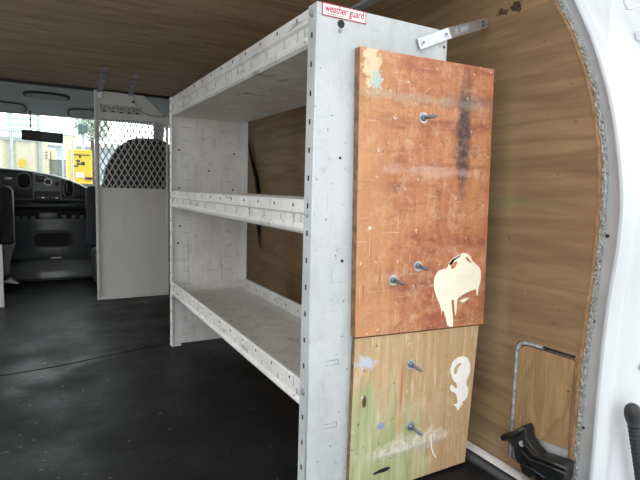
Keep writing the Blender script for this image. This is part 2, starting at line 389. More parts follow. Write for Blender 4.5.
# floor mat rolled up against it
mb = MB(); mb.tube([(W-.055, y, .004) for y in (.72, 1.2, 2.2, 3.3)], .016, RUBBER, 12); struct(mb.build('trim_8'))
# hatch: loose plywood panel inside the opening, grey filler round it
hb = MB().plate([(.688, .130), (.688, .343), (.812, .341), (.828, .338), (.838, .328), (.841, .31), (.841, .108)], [], 0, W+.001, W+.011, PLYHATCH, PLYEDGE).build('hatch_panel', origin=(W, .77, .1))
tag(hb, 'light plywood hatch panel set in a rounded cutout low in the lined wall', 'panel')
mb = MB(); mb.tube([(W+.006, y, z) for y, z in ((.848, .03), (.848, .12), (.848, .22), (.848, .315), (.844, .334), (.834, .345), (.818, .3475), (.775, .350))], .0062, GAPSEAL, 8)
mb.tube([(W+.009, .775, .3505), (W+.009, .73, .350), (W+.009, .688, .351)], .003, RUBBER, 6)
struct(mb.build('trim_9'))
# ================================================================== SHELVING UNIT
X0, XD, YN, YF = .493, .842, .925, 2.262
ZT, ZTB, ZM, ZMB, ZB, ZBB = 1.096, 1.016, .697, .622, .294, .232
T = .003
su = thing('shelving_unit', 'tall white steel three tier shelving unit against the plywood wall', 'shelving', ((X0+XD)/2, (YN+YF)/2, 0))
def side_panel(y, s):
    """y outer face plane, s = +1 when the unit lies beyond it (+Y)"""
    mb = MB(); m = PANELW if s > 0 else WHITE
    a, b = sorted((y, y+s*T)); mb.box((X0, a, 0), (XD, b, ZT), m)
    # front flange, slot shade painted as flush dark plates
    a, b = sorted((y+s*T, y+s*.036))
    mb.box((X0, a, 0), (X0+T, b, ZT), m)
    mb.box((XD-T, a, 0), (XD, b, ZT), m)
    # small roll-over at the corner
    mb.tube([(X0+.0015, y+s*.0015, 0), (X0+.0015, y+s*.0015, ZT)], .0022, m, 8)
    z = .035
    while z < ZT-.02:
        yc = y+s*.019
        mb.box((X0-.0004, yc-.0032, z), (X0+.0006, yc+.0032, z+.011), HOLESHADE)
        z += .0585
    # punched tabs on the broad face
    f = y-.0005 if s > 0 else y-T-.0005
    cols = (X0+.062,) if s > 0 else (X0+.07, XD-.075)
    z = .04
    while z < ZT-.05:
        for cx in cols:
            if s > 0 and int(z*100) % 3: continue
            w = .016
            mb.box((cx-w, f, z), (cx+w, f+.0006, z+.0016), GAPSEAL)
            if s > 0:
                mb.box((cx-w, f, z+.010), (cx+w, f+.0006, z+.0115), GAPSEAL)
                mb.box((cx+w-.0016, f, z), (cx+w, f+.0006, z+.0115), GAPSEAL)
        z += .0585 if s < 0 else .146
    return mb
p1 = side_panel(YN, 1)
def dot(mb, x, z, r, y=YN-.0008): mb.disc((x, y, z), (0, 1, 0), r, .001, HOLESHADE, 12)
for px, py, r in ((341, 24, .0085), (342, 261, .0035), (340, 158, .003), (444, 47, .003)):
    q = at(1, YN, px, py); dot(p1, q.x, q.z, r)
q = at(1, YN, 340, 31); p1.disc((q.x, YN-.0006, q.z), (0, 1, 0), .005, .0008, GAPSEAL, 7)
near = p1.build('side_panel', su); near['label'] = 'near end panel with the sticker'
p2 = side_panel(YF, -1)
for px, py in ((179, 150), (234, 154), (179, 188), (233, 190), (209, 171), (180, 226), (178, 243)):
    q = at(1, YF-T, px, py); dot(p2, q.x, q.z, .0045, YF-T-.0008)
p2.box((X0-.002, YF-.04, 0), (X0+.04, YF, .006), WHITE)
far = p2.build('side_panel', su); far['label'] = 'far end panel with rows of slots'
# maker's sticker
s0 = at(1, YN, 322, 1.5); s1 = at(1, YN, 366, 20.5)
sx0, sx1, sz1, sz0 = s0.x, at(1, YN, 366, 14).x, s0.z-.0005, s0.z-.026
mb = MB(); mb.box((sx0, YN-.001, sz0), (sx1, YN, sz1), REDINK); mb.box((sx0+.0022, YN-.0014, sz0+.0022), (sx1-.0022, YN-.0005, sz1-.0022), STICKW)
st = mb.build('sticker', near); st['label'] = 'white sticker with red border and lettering'
text_mesh('weather guard', .0215, (sx0+.006, YN-.0016, sz0+.0088), REDINK, 'lettering', st, .15, (sx1-sx0)-.012, .0003)
mb = MB(); mb.box((sx0+.006, YN-.0017, sz0+.0045), (sx0+.055, YN-.0013, sz0+.0055), REDINK); mb.build('underline', st)
# shelves
def tray(z0, z1, zf, m_tray):
    y0, y1 = YN+.037, YF-.037
    mb = MB(); h = z1-z0
    # front lip, rolled and stepped profile, outward is -X
    pf = [(X0+.012, z1-.001), (X0+.004, z1), (X0+.0005, z1-.003), (X0, z1-h*.38), (X0+.006, z1-h*.44), (X0+.0065, z0+h*.30),
          (X0+.002, z0+h*.24), (X0-.001, z0+h*.17), (X0+.001, z0+h*.08), (X0+.008, z0), (X0+.016, z0+.001)]
    mb.loft([[(x, y, z) for x, z in pf] for y in (y0-.002, y1+.002)], LIPW, False)
    mb.loft([[(X0+.012, y, z1-.001), (X0+.012, y, zf), (X0+.016, y, z0+.001)] for y in (y0, y1)], LIPW, False)
    pb = [(XD-.012, z1-.006), (XD-.004, z1-.005), (XD-.001, z1-.009), (XD-.001, zf-.002), (XD-.012, zf-.002), (XD-.012, z1-.006)]
    mb.loft([[(x, y, z) for x, z in pb] for y in (y0, y1)], LIPW, False)
    mb.box((X0+.010, y0-.03, zf-.003), (XD-.008, y1+.03, zf), m_tray)
    # slot shade painted as dark plates, and punched seams along the lip
    n = 12
    for i in range(n):
        y = y0+(y1-y0)*(i+.5)/n
        mb.box((X0-.0008, y-.002, z1-h*.22), (X0+.0006, y+.002, z1-h*.12), HOLESHADE)
        mb.box((X0+.0045, y-.030, z0+h*.32), (X0+.0066, y-.0285, z0+h*.54), GAPSEAL)
        mb.box((XD-.0135, y-.0025, zf+.02), (XD-.0119, y+.0025, zf+.027), HOLESHADE)
    return mb
for z0, z1, zf, lb in ((ZTB, ZT-.002, ZTB+.006, 'top shelf'), (ZMB, ZM, ZMB+.008, 'middle shelf'), (ZBB, ZB, ZBB+.008, 'bottom shelf')):
    sh = tray(z0, z1, zf, TRAYW).build('shelf', su); sh['label'] = lb
for y in (YN+.019, YF-.019):
    for z in (ZT-.018, ZM-.03, ZB-.02):
        mb = MB(); mb.disc((X0-.0002, y, z), (-1, 0, 0), .0075, .0025, BRKT, 14); mb.disc((X0-.0027, y, z), (-1, 0, 0), .0045, .004, BRKT, 6)
        mb.build('bolt', su)
# strap from the end panel to the wall
bk = thing('wall_bracket', 'flat galvanised steel strap tying the shelf top to the plywood wall', 'bracket', (.80, YN-.004, 1.08))
a0 = at(1, YN-.004, 418, 44.5); a1 = Vector((W-.003, 1.012, 1.178))
mb = MB(); d = (a1-a0).normalized(); nrm = Vector((0, -1, 0)); w = d.cross(nrm).normalized(); nrm = w.cross(d).normalized()
def slab(p, q, hw, th, m):
    vs = [x+w*a*hw+nrm*b for x in (p, q) for a in (-1, 1) for b in (0, th)]
    mb.add(vs, [(0, 1, 3, 2), (4, 6, 7, 5), (0, 4, 5, 1), (2, 3, 7, 6), (0, 2, 6, 4), (1, 5, 7, 3)], m)
af = Vector((.844, YN-.004, a0.z+(1.095-1.05)*.9)); slab(a0, af, .0125, .003, STEELM)
d2 = (a1-af); _w = w; w = d2.cross(Vector((1, -2.2, 0))).normalized(); w = -w if w.z < 0 else w; nrm2 = w.cross(d2.normalized()).normalized(); nrm2 = -nrm2 if nrm2.y > 0 else nrm2; _n = nrm; nrm = nrm2
slab(af-d2*.01, a1, .0125, .003, STEELM); slab(af+d2*.12, af+d2*.45, .006, .0034, GAPSEAL); mb.disc(af+d2*.86+nrm*.003, nrm, .008, .0008, HOLESHADE, 14, .005); w, nrm = _w, _n; d = (af-a0).normalized(); nrm = Vector((0, -1, 0)); L_ = (af-a0).length
mb.build('strap', bk)
for t in (.14, .86):
    mb = MB(); p = a0+d*L_*t+nrm*.003; mb.disc(p, nrm, .0065, .0015, STEELM, 12); mb.disc(p+nrm*.0015, nrm, .0035, .002, BOLTD, 6); mb.build('rivet', bk)
# ================================================================== BOLTED PLYWOOD BOARDS
def board(name, label, quad, yf, yb, m, edge):
    ox = quad[3][0]; oz = quad[3][1]
    t = thing(name, label, 'plywood board', (ox, yf, oz), 'plywood boards bolted to the end panel')
    b = MB().plate(quad, [], 1, yf, yb, m, edge).build('sheet', t, bevel=.0012)
    return t
BEDGE = plain('dirty dark plywood edge', (.22, .13, .07), .75, 0, .5, 50, .4)
yU, yL = .905, .911
A = lambda y, px, py: (at(1, y, px, py).x, at(1, y, px, py).z)
up = board('plywood_board', 'red brown stained plywood board with cream paint splash, upper one on the shelf end', [A(yU, 360, 46), A(yU, 494.5, 69.5), A(yU, 483.5, 324), A(yU, 355, 338)], yU, YN-.001, REDB, BEDGE)
q0 = A(yL, 355, 338.8); q1 = A(yL, 479, 325)
lw = board('plywood_board', 'raw tan plywood board with green paint stain, lower of the two on the shelf end', [q0, q1, (at(1, yL, 464.5, 470).x, .008), (at(1, yL, 349, 470).x, .004)], yL, YN-.001, TANB, BEDGE)
# origin of each board is its lower left corner, so the lower one's is on the floor
def bolt_at(px, py, y, parent, ln=.034, tilt=(.25, -1, -.12)):
    p = at(1, y, px, py); tl = Vector(tilt).normalized()
    mb = MB(); mb.disc(p, (0, -1, 0), .0125, .0022, STEELM, 20, .004); wz = mb
    mb2 = MB(); mb2.disc(p+Vector((0, -.0022, 0)), (0, -1, 0), .0078, .006, BOLTD, 6)
    mb2.tube([p+Vector((0, -.004, 0)), p+tl*(ln*.7), p+tl*ln], [.0036, .0036, .0030], BOLTD, 10)
    for k in range(9): c = p+tl*(.010+k*.0026); mb2.disc(c, tl, .0041, .0011, BOLTD, 10)
    b = mb2.build('bolt', parent); wz.build('washer', b)
bolt_at(423, 118, yU, up, .036, (.3, -1, .05)); bolt_at(417.5, 266, yU, up, .034); bolt_at(392.5, 280, yU, up, .034)
bolt_at(410, 364, yL, lw, .034, (.3, -1, -.25)); bolt_at(410, 426, yL, lw, .036, (.3, -1, -.3))
def splash(polys, holes, y, m, parent, name, label):
    mb = MB()
    for i, pl in enumerate(polys):
        pts = [A(y, *p) for p in smooth(pl)]
        hs = [[A(y, *p) for p in smooth(h)] for h in (holes if i == 0 else [])]
        mb.plate(pts, hs, 1, y-.0009, y+.0002, m)
    o = mb.build(name, parent); o['label'] = label
def smooth(pl):
    out = []
    n = len(pl)
    for i in range(n):
        p0, p1, p2, p3 = (Vector(pl[(i+k) % n]) for k in (-1, 0, 1, 2))
        for t in (0, .33, .66):
            v = .5*((2*p1)+(p2-p0)*t+(2*p0-5*p1+4*p2-p3)*t*t+(-p0+3*p1-3*p2+p3)*t*t*t); out.append((v.x, v.y))
    return out
g = lambda pts, ox, oy, k: [(ox+x/k, oy+y/k) for x, y in pts]
splash([g([(66, 205), (72, 175), (90, 148), (118, 138), (128, 135), (140, 112), (165, 85), (190, 70), (213, 62), (238, 75), (250, 98), (270, 118), (286, 135), (291, 165), (289, 200), (280, 228), (276, 264), (270, 262), (269, 238), (255, 240), (225, 252), (190, 272), (178, 290), (174, 340), (169, 362), (165, 330), (162, 292), (150, 290), (154, 340), (158, 395), (155, 416), (142, 414), (130, 408), (124, 380), (112, 340), (104, 345), (103, 364), (98, 320), (78, 270), (68, 235)], 420, 240, 4.8),
        g([(192, 290), (230, 276), (228, 284), (205, 299)], 420, 240, 4.8), g([(140, 108), (165, 88), (195, 72), (190, 80), (165, 98), (148, 122)], 420, 240, 4.8)],
       [g([(219, 80), (232, 88), (246, 108), (238, 108), (222, 95)], 420, 240, 4.8), g([(150, 118), (170, 104), (180, 108), (165, 135), (150, 138)], 420, 240, 4.8)],
       yU, CREAM, up, 'paint_splash', 'thick cream paint splash with drips')
splash([g([(125, 200), (124, 170), (135, 135), (160, 110), (190, 98), (222, 106), (238, 140), (240, 185), (226, 225), (216, 262), (228, 290), (224, 330), (208, 360), (190, 372), (198, 380), (180, 400), (166, 424), (158, 404), (140, 386), (164, 378), (160, 340), (150, 318), (128, 308), (119, 285), (130, 268), (146, 282), (160, 290), (158, 262), (138, 240)], 430, 340, 6)],
       [g([(142, 190), (150, 160), (170, 140), (184, 138), (186, 146), (166, 170), (160, 200), (146, 204)], 430, 340, 6)], yL, WPAINT, lw, 'paint_splash', 'curled white paint mark')
splash([g([(135, 448), (150, 440), (160, 434), (180, 424), (205, 416), (216, 421), (205, 432), (180, 443), (160, 446), (140, 455)], 345, 380, 4.8)], [], yL, RUBBER, lw, 'paint_splash', 'black paint smear near the foot')
splash([g([(413, 255), (416, 300), (420, 335), (438, 372), (431, 368), (416, 340), (411, 300)], 345, 380, 4.8)], [], yL, WPAINT, lw, 'paint_splash', 'thin white paint streak')
# ================================================================== CABLE behind the shelf
mb = MB(); mb.tube([(W-.012, 2.90, 1.22), (W-.012, 2.823, 1.083), (W-.012, 2.765, .98), (W-.012, 2.715, .876), (W-.012, 2.64, .775), (W-.012, 2.61, .70), (W-.012, 2.60, .60), (W-.012, 2.60, .50), (W-.012, 2.575, .42), (W-.010, 2.565, .38)],
        [.006, .007, .010, .014, .018, .019, .018, .016, .008, .003], RUBBER, 10, flat=.5)
tag(mb.build('cable', origin=(W, 2.6, .38)), 'black rubber cable hanging down the plywood behind the shelving', 'cable')
# ================================================================== PARTITION (passenger side)
PY = 3.33
pt = thing('bulkhead_partition', 'grey white steel partition with diamond mesh window, right of the cab gap', 'partition', (.5, PY, 0))
outer = [(.285, .0), (.712, .0), (.716, 1.150), (.690, 1.165), (.662, 1.178), (.620, 1.222), (.572, 1.268), (.285, 1.272)]
h1 = [(.309, .695), (.702, .695), (.702, 1.095), (.69, 1.112), (.32, 1.112), (.309, 1.10)]
h2 = [(.318, 1.150), (.555, 1.150), (.555, 1.196), (.318, 1.196)]
mb = MB(); mb.plate(outer, [h1, h2], 1, PY, PY+.003, PARTW)
mb.box((.283, PY-.016, 0), (.300, PY, 1.272), PARTW, .002)
mb.box((.704, PY-.012, 0), (.716, PY, 1.15), PARTW, .002)
mb.box((.300, PY-.010, .0), (.704, PY, .018), PARTW, .002)
for z in (.05, .30, .55, .8, 1.05, 1.2): mb.disc((.2915, PY-.016, z), (0, -1, 0), .004, .002, BRKT, 8)
mb.disc((.505, PY-.0008, 1.225), (0, 1, 0), .008, .001, HOLESHADE, 12)
mb.build('sheet', pt)
def diamonds(mb, x0, x1, z0, z1, px, pz, y, hw, th, m):
    n = int((x1-x0)/px)+1; sl = pz/px
    for sgn in (1, -1):
        b = z0-sl*(x1-x0)-pz if sgn > 0 else z0
        k = 0
        while True:
            c = b+k*pz; k += 1
            # z = c + sgn*sl*(x-x0)
            if sgn > 0 and c > z1: break
            if sgn < 0 and c-sl*(x1-x0) > z1: break
            xs = sorted(((z0-c)/(sgn*sl), (z1-c)/(sgn*sl)))
            a_, b_ = max(0, xs[0]), min(x1-x0, xs[1])
            if b_-a_ < .004: continue
            p = Vector((x0+a_, y, c+sgn*sl*a_)); q = Vector((x0+b_, y, c+sgn*sl*b_))
            dd = (q-p).normalized(); ww = Vector((-dd.z, 0, dd.x))*hw; t = Vector((0, th, 0))
            vs = [u+e*ww+f*t for u in (p, q) for e in (-1, 1) for f in (0, 1)]
            mb.add(vs, [(0, 1, 3, 2), (4, 6, 7, 5), (0, 4, 5, 1), (2, 3, 7, 6), (0, 2, 6, 4), (1, 5, 7, 3)], m)
mb = MB(); diamonds(mb, .309, .702, .695, 1.112, .0357, .064, PY-.002, .0032, .004, GRILLE)
g_ = mb.build('mesh_grille', pt)
mb = MB(); diamonds(mb, .318, .555, 1.150, 1.196, .047, .060, PY-.002, .006, .004, GRILLE); mb.build('vent_strip', pt)
mb = MB(); mb.tube([(.505, PY-.012, 1.238), (.525, PY-.012, 1.20), (.56, PY-.014, 1.165), (.60, PY-.014, 1.152), (.66, PY-.014, 1.150), (.705, PY-.014, 1.158)], .0035, BRKT, 8)
mb.build('brace_rod', pt)
for x, px, py in ((.315, 105, 68), (.487, 132, 75)):
    e = at(2, ZC-.002, px, py)
    mb = MB(); p = Vector((x, PY-.014, 1.262)); q = Vector((x, PY-.014, 1.225)); th = Vector((0, -.003, -.001)); hw = Vector((.014, 0, 0))
    for a_, b_ in ((q, p), (p, Vector((e.x, e.y+.10, e.z)))):
        pass
    path = [q, p, Vector((x+.004, e.y+.02, ZC-.004)), Vector((x+.004, e.y-.03, ZC-.003))]
    rows = [[u-hw, u+hw, u+hw+th, u-hw+th] for u in path]
    mb.loft(rows, STEELM, False, True, True)
    for t in (.35, .62, .85):
        c = path[1].lerp(path[2], t)+Vector((0, -.0032, -.002)); nn = (path[2]-path[1]).cross(Vector((1, 0, 0))).normalized()
        if nn.z > 0: nn = -nn
        mb.disc(c, nn, .005, .0015, HOLESHADE, 10)
    mb.build('mounting_strap', pt)
# driver side low partition
mb = MB(); mb.box((-.62, PY, 0), (-.205, PY+.003, .36), PARTW); mb.box((-.222, PY-.014, 0), (-.205, PY, .36), PARTW, .002); mb.box((-.62, PY-.012, .345), (-.205, PY, .36), PARTW, .002)
tag(mb.build('low_partition', origin=(-.4, PY, 0)), 'low grey white steel panel at the left edge, beside the cab gap', 'partition')
# ================================================================== CAB
# headliner
mb = MB()
rows = []
for i in range(13):
    t = i/12; y = 3.76+t*.76
    z = 1.375-.145*t-.008*math.sin(t*math.pi*2)
    rows.append([(x, y+.035*(x*x-.1), z-.10*max(0, abs(x)-.75)**1.3) for x in [-1.2+2.4*j/16 for j in range(17)]])
mb.loft(rows, HEADL); mb.loft([[(x, y, z+.012) for x, y, z in r] for r in rows], HEADL)
struct(mb.build('ceiling_cab'))
struct(MB().box((-1.2, YC-.012, ZC-.018), (1.05, YC+.012, ZC-.001), RUBBER).build('trim_10'))
def oval(cx, cz, rx, rz, n=28, e=2.6):
    o = []
    for i in range(n):
        a = 2*math.pi*i/n; c_, s_ = math.cos(a), math.sin(a)
        o.append((cx+rx*math.copysign(abs(c_)**(2/e), c_), cz+rz*math.copysign(abs(s_)**(2/e), s_)))
    return o
dl = thing('dome_lamp', 'dark oval dome lamp in the grey cab headliner', 'lamp', (.05, 3.98, 1.33))
mb = MB(); cxx = .04
def on_liner(x, y, dz): t = (y-.035*(x*x-.1)-3.76)/.76; return (x, y, 1.375-.145*t-.008*math.sin(t*math.pi*2)-dz)
def pad(mb, pts, dz, m, base=0.):
    k = len(pts); cx_ = sum(p[0] for p in pts)/k; cy_ = sum(p[1] for p in pts)/k
    rows = [[on_liner(x, y, base) for x, y in pts], [on_liner(x, y, dz*.8) for x, y in pts], [on_liner(cx_+(x-cx_)*.93, cy_+(y-cy_)*.9, dz) for x, y in pts]]
    mb.loft(rows, m, True, True); mb.add(rows[-1], [tuple(range(k))], m)
pad(mb, oval(.045, 4.03, .145, .075), .012, RUBBER); mb.build('bezel', dl)
mb = MB(); pad(mb, oval(.045, 4.03, .128, .060), .016, VISOR); mb.build('lens', dl)
for sx, lbl in ((-.42, 'grey sun visor folded up on the left of the headliner'), (.52, 'grey sun visor folded up on the right, beside the mesh partition')):
    v = thing('sun_visor', lbl, 'sun visor', (sx, 4.38, 1.25), 'sun visors')
    mb = MB(); pts = oval(sx, 4.36, .325, .10, 32, 4)
    pad(mb, pts, .020, VISOR); mb.build('pad', v)
    mb = MB(); mb.tube([on_liner(x, y, .012) for x, y in oval(sx, 4.36, .332, .106, 32, 4)], .0045, RUBBER, 6, True); mb.build('rim', v)
# windshield and pillars
GLASS = NT('clear windscreen glass'); GLASS.done((.9, .95, .95), 0.02)
nt = GLASS.t; tr = nt.nodes.new('ShaderNodeBsdfTransparent'); tr.inputs[0].default_value = (.86, .93, .92, 1)
gl = nt.nodes.new('ShaderNodeBsdfGlossy'); gl.inputs['Roughness'].default_value = .02
fr = nt.nodes.new('ShaderNodeFresnel'); fr.inputs[0].default_value = 1.3; mx = nt.nodes.new('ShaderNodeMixShader')
nt.links.new(fr.outputs[0], mx.inputs[0]); nt.links.new(tr.outputs[0], mx.inputs[1]); nt.links.new(gl.outputs[0], mx.inputs[2])
nt.links.new(mx.outputs[0], nt.nodes['Material Output'].inputs['Surface']); GLASS = GLASS.m
rows = []
for i in range(7):
    t = i/6; y = 4.52+.45*t; z = 1.235-.50*t
    rows.append([(x*(1+.06*t), y-.10*x*x, z) for x in [-.86+1.72*j/12 for j in range(13)]])
struct(MB().loft(rows, GLASS).build('window_1'))
mb = MB()
for s in (-1, 1): mb.tube([(s*.88, 4.42, 1.26), (s*.90, 4.62, .98), (s*.94, 4.90, .70)], [.045, .045, .06], HEADL, 10)
struct(mb.build('trim_11'))
mb = MB()
for s in (-1, 1):
    a, b = sorted((s*1.0, s*1.03))
    mb.box((a, 3.70, -.2), (b, 4.95, .72), CABPL2); mb.box((a, 3.70, .72), (b, 3.86, 1.36), HEADL)
    mb.box((a, 3.70, 1.22), (b, 4.50, 1.36), HEADL)
    a2, b2 = sorted((s*1.0, s*1.40)); mb.box((a2, 3.70, -.2), (b2, 3.73, 1.36), HEADL)
struct(mb.build('wall_cab'))
struct(MB().box((1.012, 3.86, .72), (1.016, 4.6, 1.22), GLASS).box((-1.016, 3.86, .72), (-1.012, 4.6, 1.22), GLASS).build('window_2'))
# rear-view mirror
rm = thing('rear_view_mirror', 'black rear view mirror hanging at the top of the windscreen', 'mirror', (.02, 4.30, 1.06))
m0 = at(1, 4.30, 21.5, 134.5); m1 = at(1, 4.30, 63, 138.5)
mb = MB(); mb.box((-.135, -.018, -.038), (.135, .010, .038), RUBBER, .014)
ang = math.atan2(m1.z-m0.z, m1.x-m0.x); rot = Matrix.Rotation(-ang, 3, 'Y'); cc = (m0+m1)/2
for v in mb.v: v.xyz = rot @ v + cc
mb.build('housing', rm)
mb = MB(); mb.box((-.124, -.021, -.028), (-.01, -.017, .028), plain('brown painted reflection side', (.07, .055, .03), .6), .003); mb.box((-.01, -.021, -.028), (.124, -.017, .028), MIRRORB, .003)  # left half coloured brown as a painted reflection
for v in mb.v: v.xyz = rot @ v + cc
mb.build('mirror_glass', rm)
mb = MB(); p = at(1, 4.30, 31, 131); mb.tube([p, Vector((p.x-.002, 4.33, 1.13)), Vector((p.x-.004, 4.42, 1.245))], .005, RUBBER, 8); mb.build('stem', rm)
# dashboard
def ztop(x): return interp([-1.0, -.5, -.26, -.1, 0, .1, .19, .28, .36, .42, 1.0], [.83, .83, .818, .808, .792, .772, .742, .705, .648, .60, .56], x)
da = thing('dashboard', 'dark grey dashboard and instrument panel below the windscreen', 'dashboard', (0, 4.5, 0))
mb = MB(); rows = []
xs = [-.98+1.96*j/56 for j in range(57)]
for x in xs:
    zt = ztop(x)
    rows.append([(x, 5.02, zt-.22), (x, 4.9, zt-.05), (x, 4.48, zt), (x, 4.36, zt-.002), (x, 4.325, zt-.014), (x, 4.315, zt-.035), (x, 4.33, .60), (x, 4.34, .575), (x, 4.315, .565),
                 (x, 4.295, .555), (x, 4.29, .535), (x, 4.305, .52), (x, 4.34, .51), (x, 4.345, .45), (x, 4.36, .40), (x, 4.45, .36), (x, 4.6, .33)])
mb.loft(rows, CABPL); mb.build('shell', da)
yd = 4.325
def dpl(pl, t, m, name, y=yd, lab=None, par=None):
    o = MB().plate(pl, [], 1, y-t, y, m).build(name, par or da, bevel=.003)
    if lab: o['label'] = lab
    return o
D = lambda px, py, y=yd: at(1, y, px, py)
# vents, radio, controls
for (px, py, rx, rz) in ((24, 181, .040, .052), (68.5, 189, .030, .060)):
    c_ = D(px, py, yd-.02); o = dpl(oval(c_.x, c_.z, rx+.008, rz+.008), .030, CABPL2, 'vent', 4.33)
    MB().plate(oval(c_.x, c_.z, rx, rz), [], 1, 4.296, 4.301, HOLESHADE).build('louvre', o)
c_ = D(68, 188, yd-.02); mb = MB(); mb.tube([(c_.x-.008, 4.292, c_.z-.04), (c_.x-.010, 4.292, c_.z), (c_.x-.006, 4.292, c_.z+.038)], .003, CHROME, 6); mb.build('vent_highlight', da)  # pale strip added as the highlight on the right vent
a, b = D(32, 173), D(62, 200)
pan = dpl([(a.x, b.z), (b.x, b.z), (b.x, a.z-.045), (b.x-.06, a.z-.03), (a.x, a.z)], .022, CABPL2, 'centre_panel', 4.33, 'radio and heater control panel')
a, b = D(34, 191, 4.30), D(60, 200, 4.30)
rd = dpl([(a.x, b.z), (b.x, b.z), (b.x, a.z), (a.x, a.z)], .008, RUBBER, 'radio', 4.308, None, pan)
mb = MB()
for i in range(6):
    x = a.x+.02+i*.03; mb.box((x, 4.296, b.z+.012), (x+.018, 4.301, b.z+.020), CHROME if i in (1, 4) else CABPL2)
mb.build('buttons', rd)
a = D(36, 178, 4.30); mb = MB(); mb.box((a.x, 4.301, a.z-.03), (a.x+.055, 4.309, a.z+.02), RUBBER, .003); mb.box((a.x+.02, 4.299, a.z-.004), (a.x+.05, 4.302, a.z+.002), CABPL2); mb.build('display', pan)
for px, py, r in ((48, 182, .022), (57, 184, .014)):
    a = D(px, py, 4.30); mb = MB(); mb.disc((a.x, 4.309, a.z), (0, -1, 0), r, .012, RUBBER, 20); mb.disc((a.x, 4.309, a.z), (0, -1, 0), r+.004, .004, CHROME if r > .02 else CABPL2, 20, r-.001); mb.build('knob', pan)
a = D(9, 178.5, 4.28); mb = MB(); mb.box((a.x-.03, 4.285, a.z-.008), (a.x+.018, 4.312, a.z+.008), CHROME, .004); mb.build('switch', da)
mb = MB(); a = D(9, 187, 4.28); mb.tube([(a.x-.06, 4.29, a.z-.03), (a.x-.02, 4.285, a.z-.006), (a.x+.02, 4.29, a.z+.012)], .006, CABPL2, 8); mb.build('gear_lever', da)
mb = MB(); mb.tube([(-.20, 4.285, .575), (-.10, 4.288, .560), (.0, 4.288, .553), (.15, 4.288, .552), (.30, 4.288, .562), (.42, 4.288, .58)], .007, CABPL2, 8); mb.build('trim_roll', da)
# tray with switches under it
a, b = D(14, 209, 4.28), D(86, 222, 4.28)
tr_ = dpl([(a.x, b.z+.01), (b.x, b.z), (b.x, a.z-.02), (a.x, a.z)], .03, HOLESHADE, 'switch_tray', 4.335)  # tray face coloured near-black to deepen its shade
for px in (17, 24, 33, 64, 74, 82):
    a = D(px, 217 if px > 50 else 218, 4.28); mb = MB(); mb.box((a.x-.014, 4.292, a.z-.014), (a.x+.018, 4.306, a.z+.012), CABPL2, .004); mb.build('switch', tr_)
a = D(47, 216, 4.28); mb = MB(); mb.box((a.x-.05, 4.288, a.z-.028), (a.x+.07, 4.306, a.z+.026), CABPL2, .004); mb.build('ash_tray', tr_)
# steering wheel
sw = thing('steering_wheel', 'black steering wheel rim just showing at the left edge before the dash', 'steering wheel', (-.44, 4.05, .72))
mb = MB(); cc = Vector((-.455, 4.12, .705)); pts = []
for i in range(36):
    a = 2*math.pi*i/36; pts.append(cc+Vector((math.cos(a)*.19, -.0+math.sin(a)*.07, math.sin(a)*.178)))
mb.tube(pts, .014, RUBBER, 10, True); mb.build('rim', sw)
mb = MB()
for a in (math.pi*.0, math.pi, math.pi*1.5): mb.tube([cc+Vector((0, .04, 0)), cc+Vector((math.cos(a)*.185, math.sin(a)*.07, math.sin(a)*.175))], .012, RUBBER, 8)
mb.disc(cc+Vector((0, .05, 0)), (0, -1, .4), .055, .04, RUBBER, 20); mb.tube([cc+Vector((0, .05, 0)), cc+Vector((0, .155, -.04))], .03, RUBBER, 10); mb.build('spokes', sw)
# engine cover / console
ec = thing('engine_cover', 'charcoal engine cover console between the seats with shiny domed foot', 'console', (.05, 4.2, 0))
mb = MB(); rows = []
for z, y, x0, x1 in ((.445, 4.262, -.20, .40), (.40, 4.256, -.22, .40), (.33, 4.25, -.225, .40), (.24, 4.245, -.235, .41), (.18, 4.235, -.245, .42), (.155, 4.22, -.25, .43), (.15, 4.20, -.25, .43)):
    rows.append([(x0, 4.283, z), (x0, min(y+.03, 4.28), z), (x0+.03, y, z), ((x0+x1)/2, y-.008, z), (x1-.03, y, z), (x1, min(y+.03, 4.28), z), (x1, 4.283, z)])
mb.loft(rows, CABPL2, True); mb.build('console_front', ec)
a, b = at(1, 4.235, 32, 231), at(1, 4.235, 73, 246)
rc = MB().plate(oval((a.x+b.x)/2, (a.z+b.z)/2, (b.x-a.x)/2+.006, (a.z-b.z)/2+.006, 28, 5), [], 1, 4.226, 4.25, RUBBER).build('cup_holder', ec)
MB().plate(oval((a.x+b.x)/2, (a.z+b.z)/2-.004, (b.x-a.x)/2-.010, (a.z-b.z)/2-.012, 28, 5), [], 1, 4.222, 4.227, HOLESHADE).build('recess', rc)  # shade of the cup recess painted as a near-black plate
mb = MB(); rows = []
for i in range(11):     # domed foot
    t = i/10; z = .155*math.cos(t*math.pi/2)**.8 if i < 10 else 0.0; y = 4.24-.125*math.sin(t*math.pi/2)
    rows.append([(x, y+(.12*abs((x-.09)/.36)**3.0), z*(1-.25*abs((x-.09)/.36)**2.5)) for x in [-.27+.72*j/24 for j in range(25)]])
mb.loft(rows, HUMP); mb.build('domed_foot', ec)
mb = MB(); mb.tube([(-.26, 4.16, .012), (-.1, 4.112, .010), (.1, 4.105, .010), (.3, 4.115, .012), (.44, 4.17, .014)], .010, CABPL, 8); mb.build('seam_roll', ec)
mb = MB(); a = at(1, 4.19, 57, 258); mb.box((a.x-.04, 4.19, a.z-.004), (a.x+.03, 4.225, a.z+.006), CHROME, .003); mb.build('latch', ec)
struct(MB().box((-1.0, 4.12, -.14), (1.0, 5.0, -.11), RUBBER).box((-1.0, 4.55, -.2), (1.0, 4.58, .5), RUBBER).box((-1, 4.115, -.14), (1, 4.125, -.001), RUBBER).build('floor_cab'))
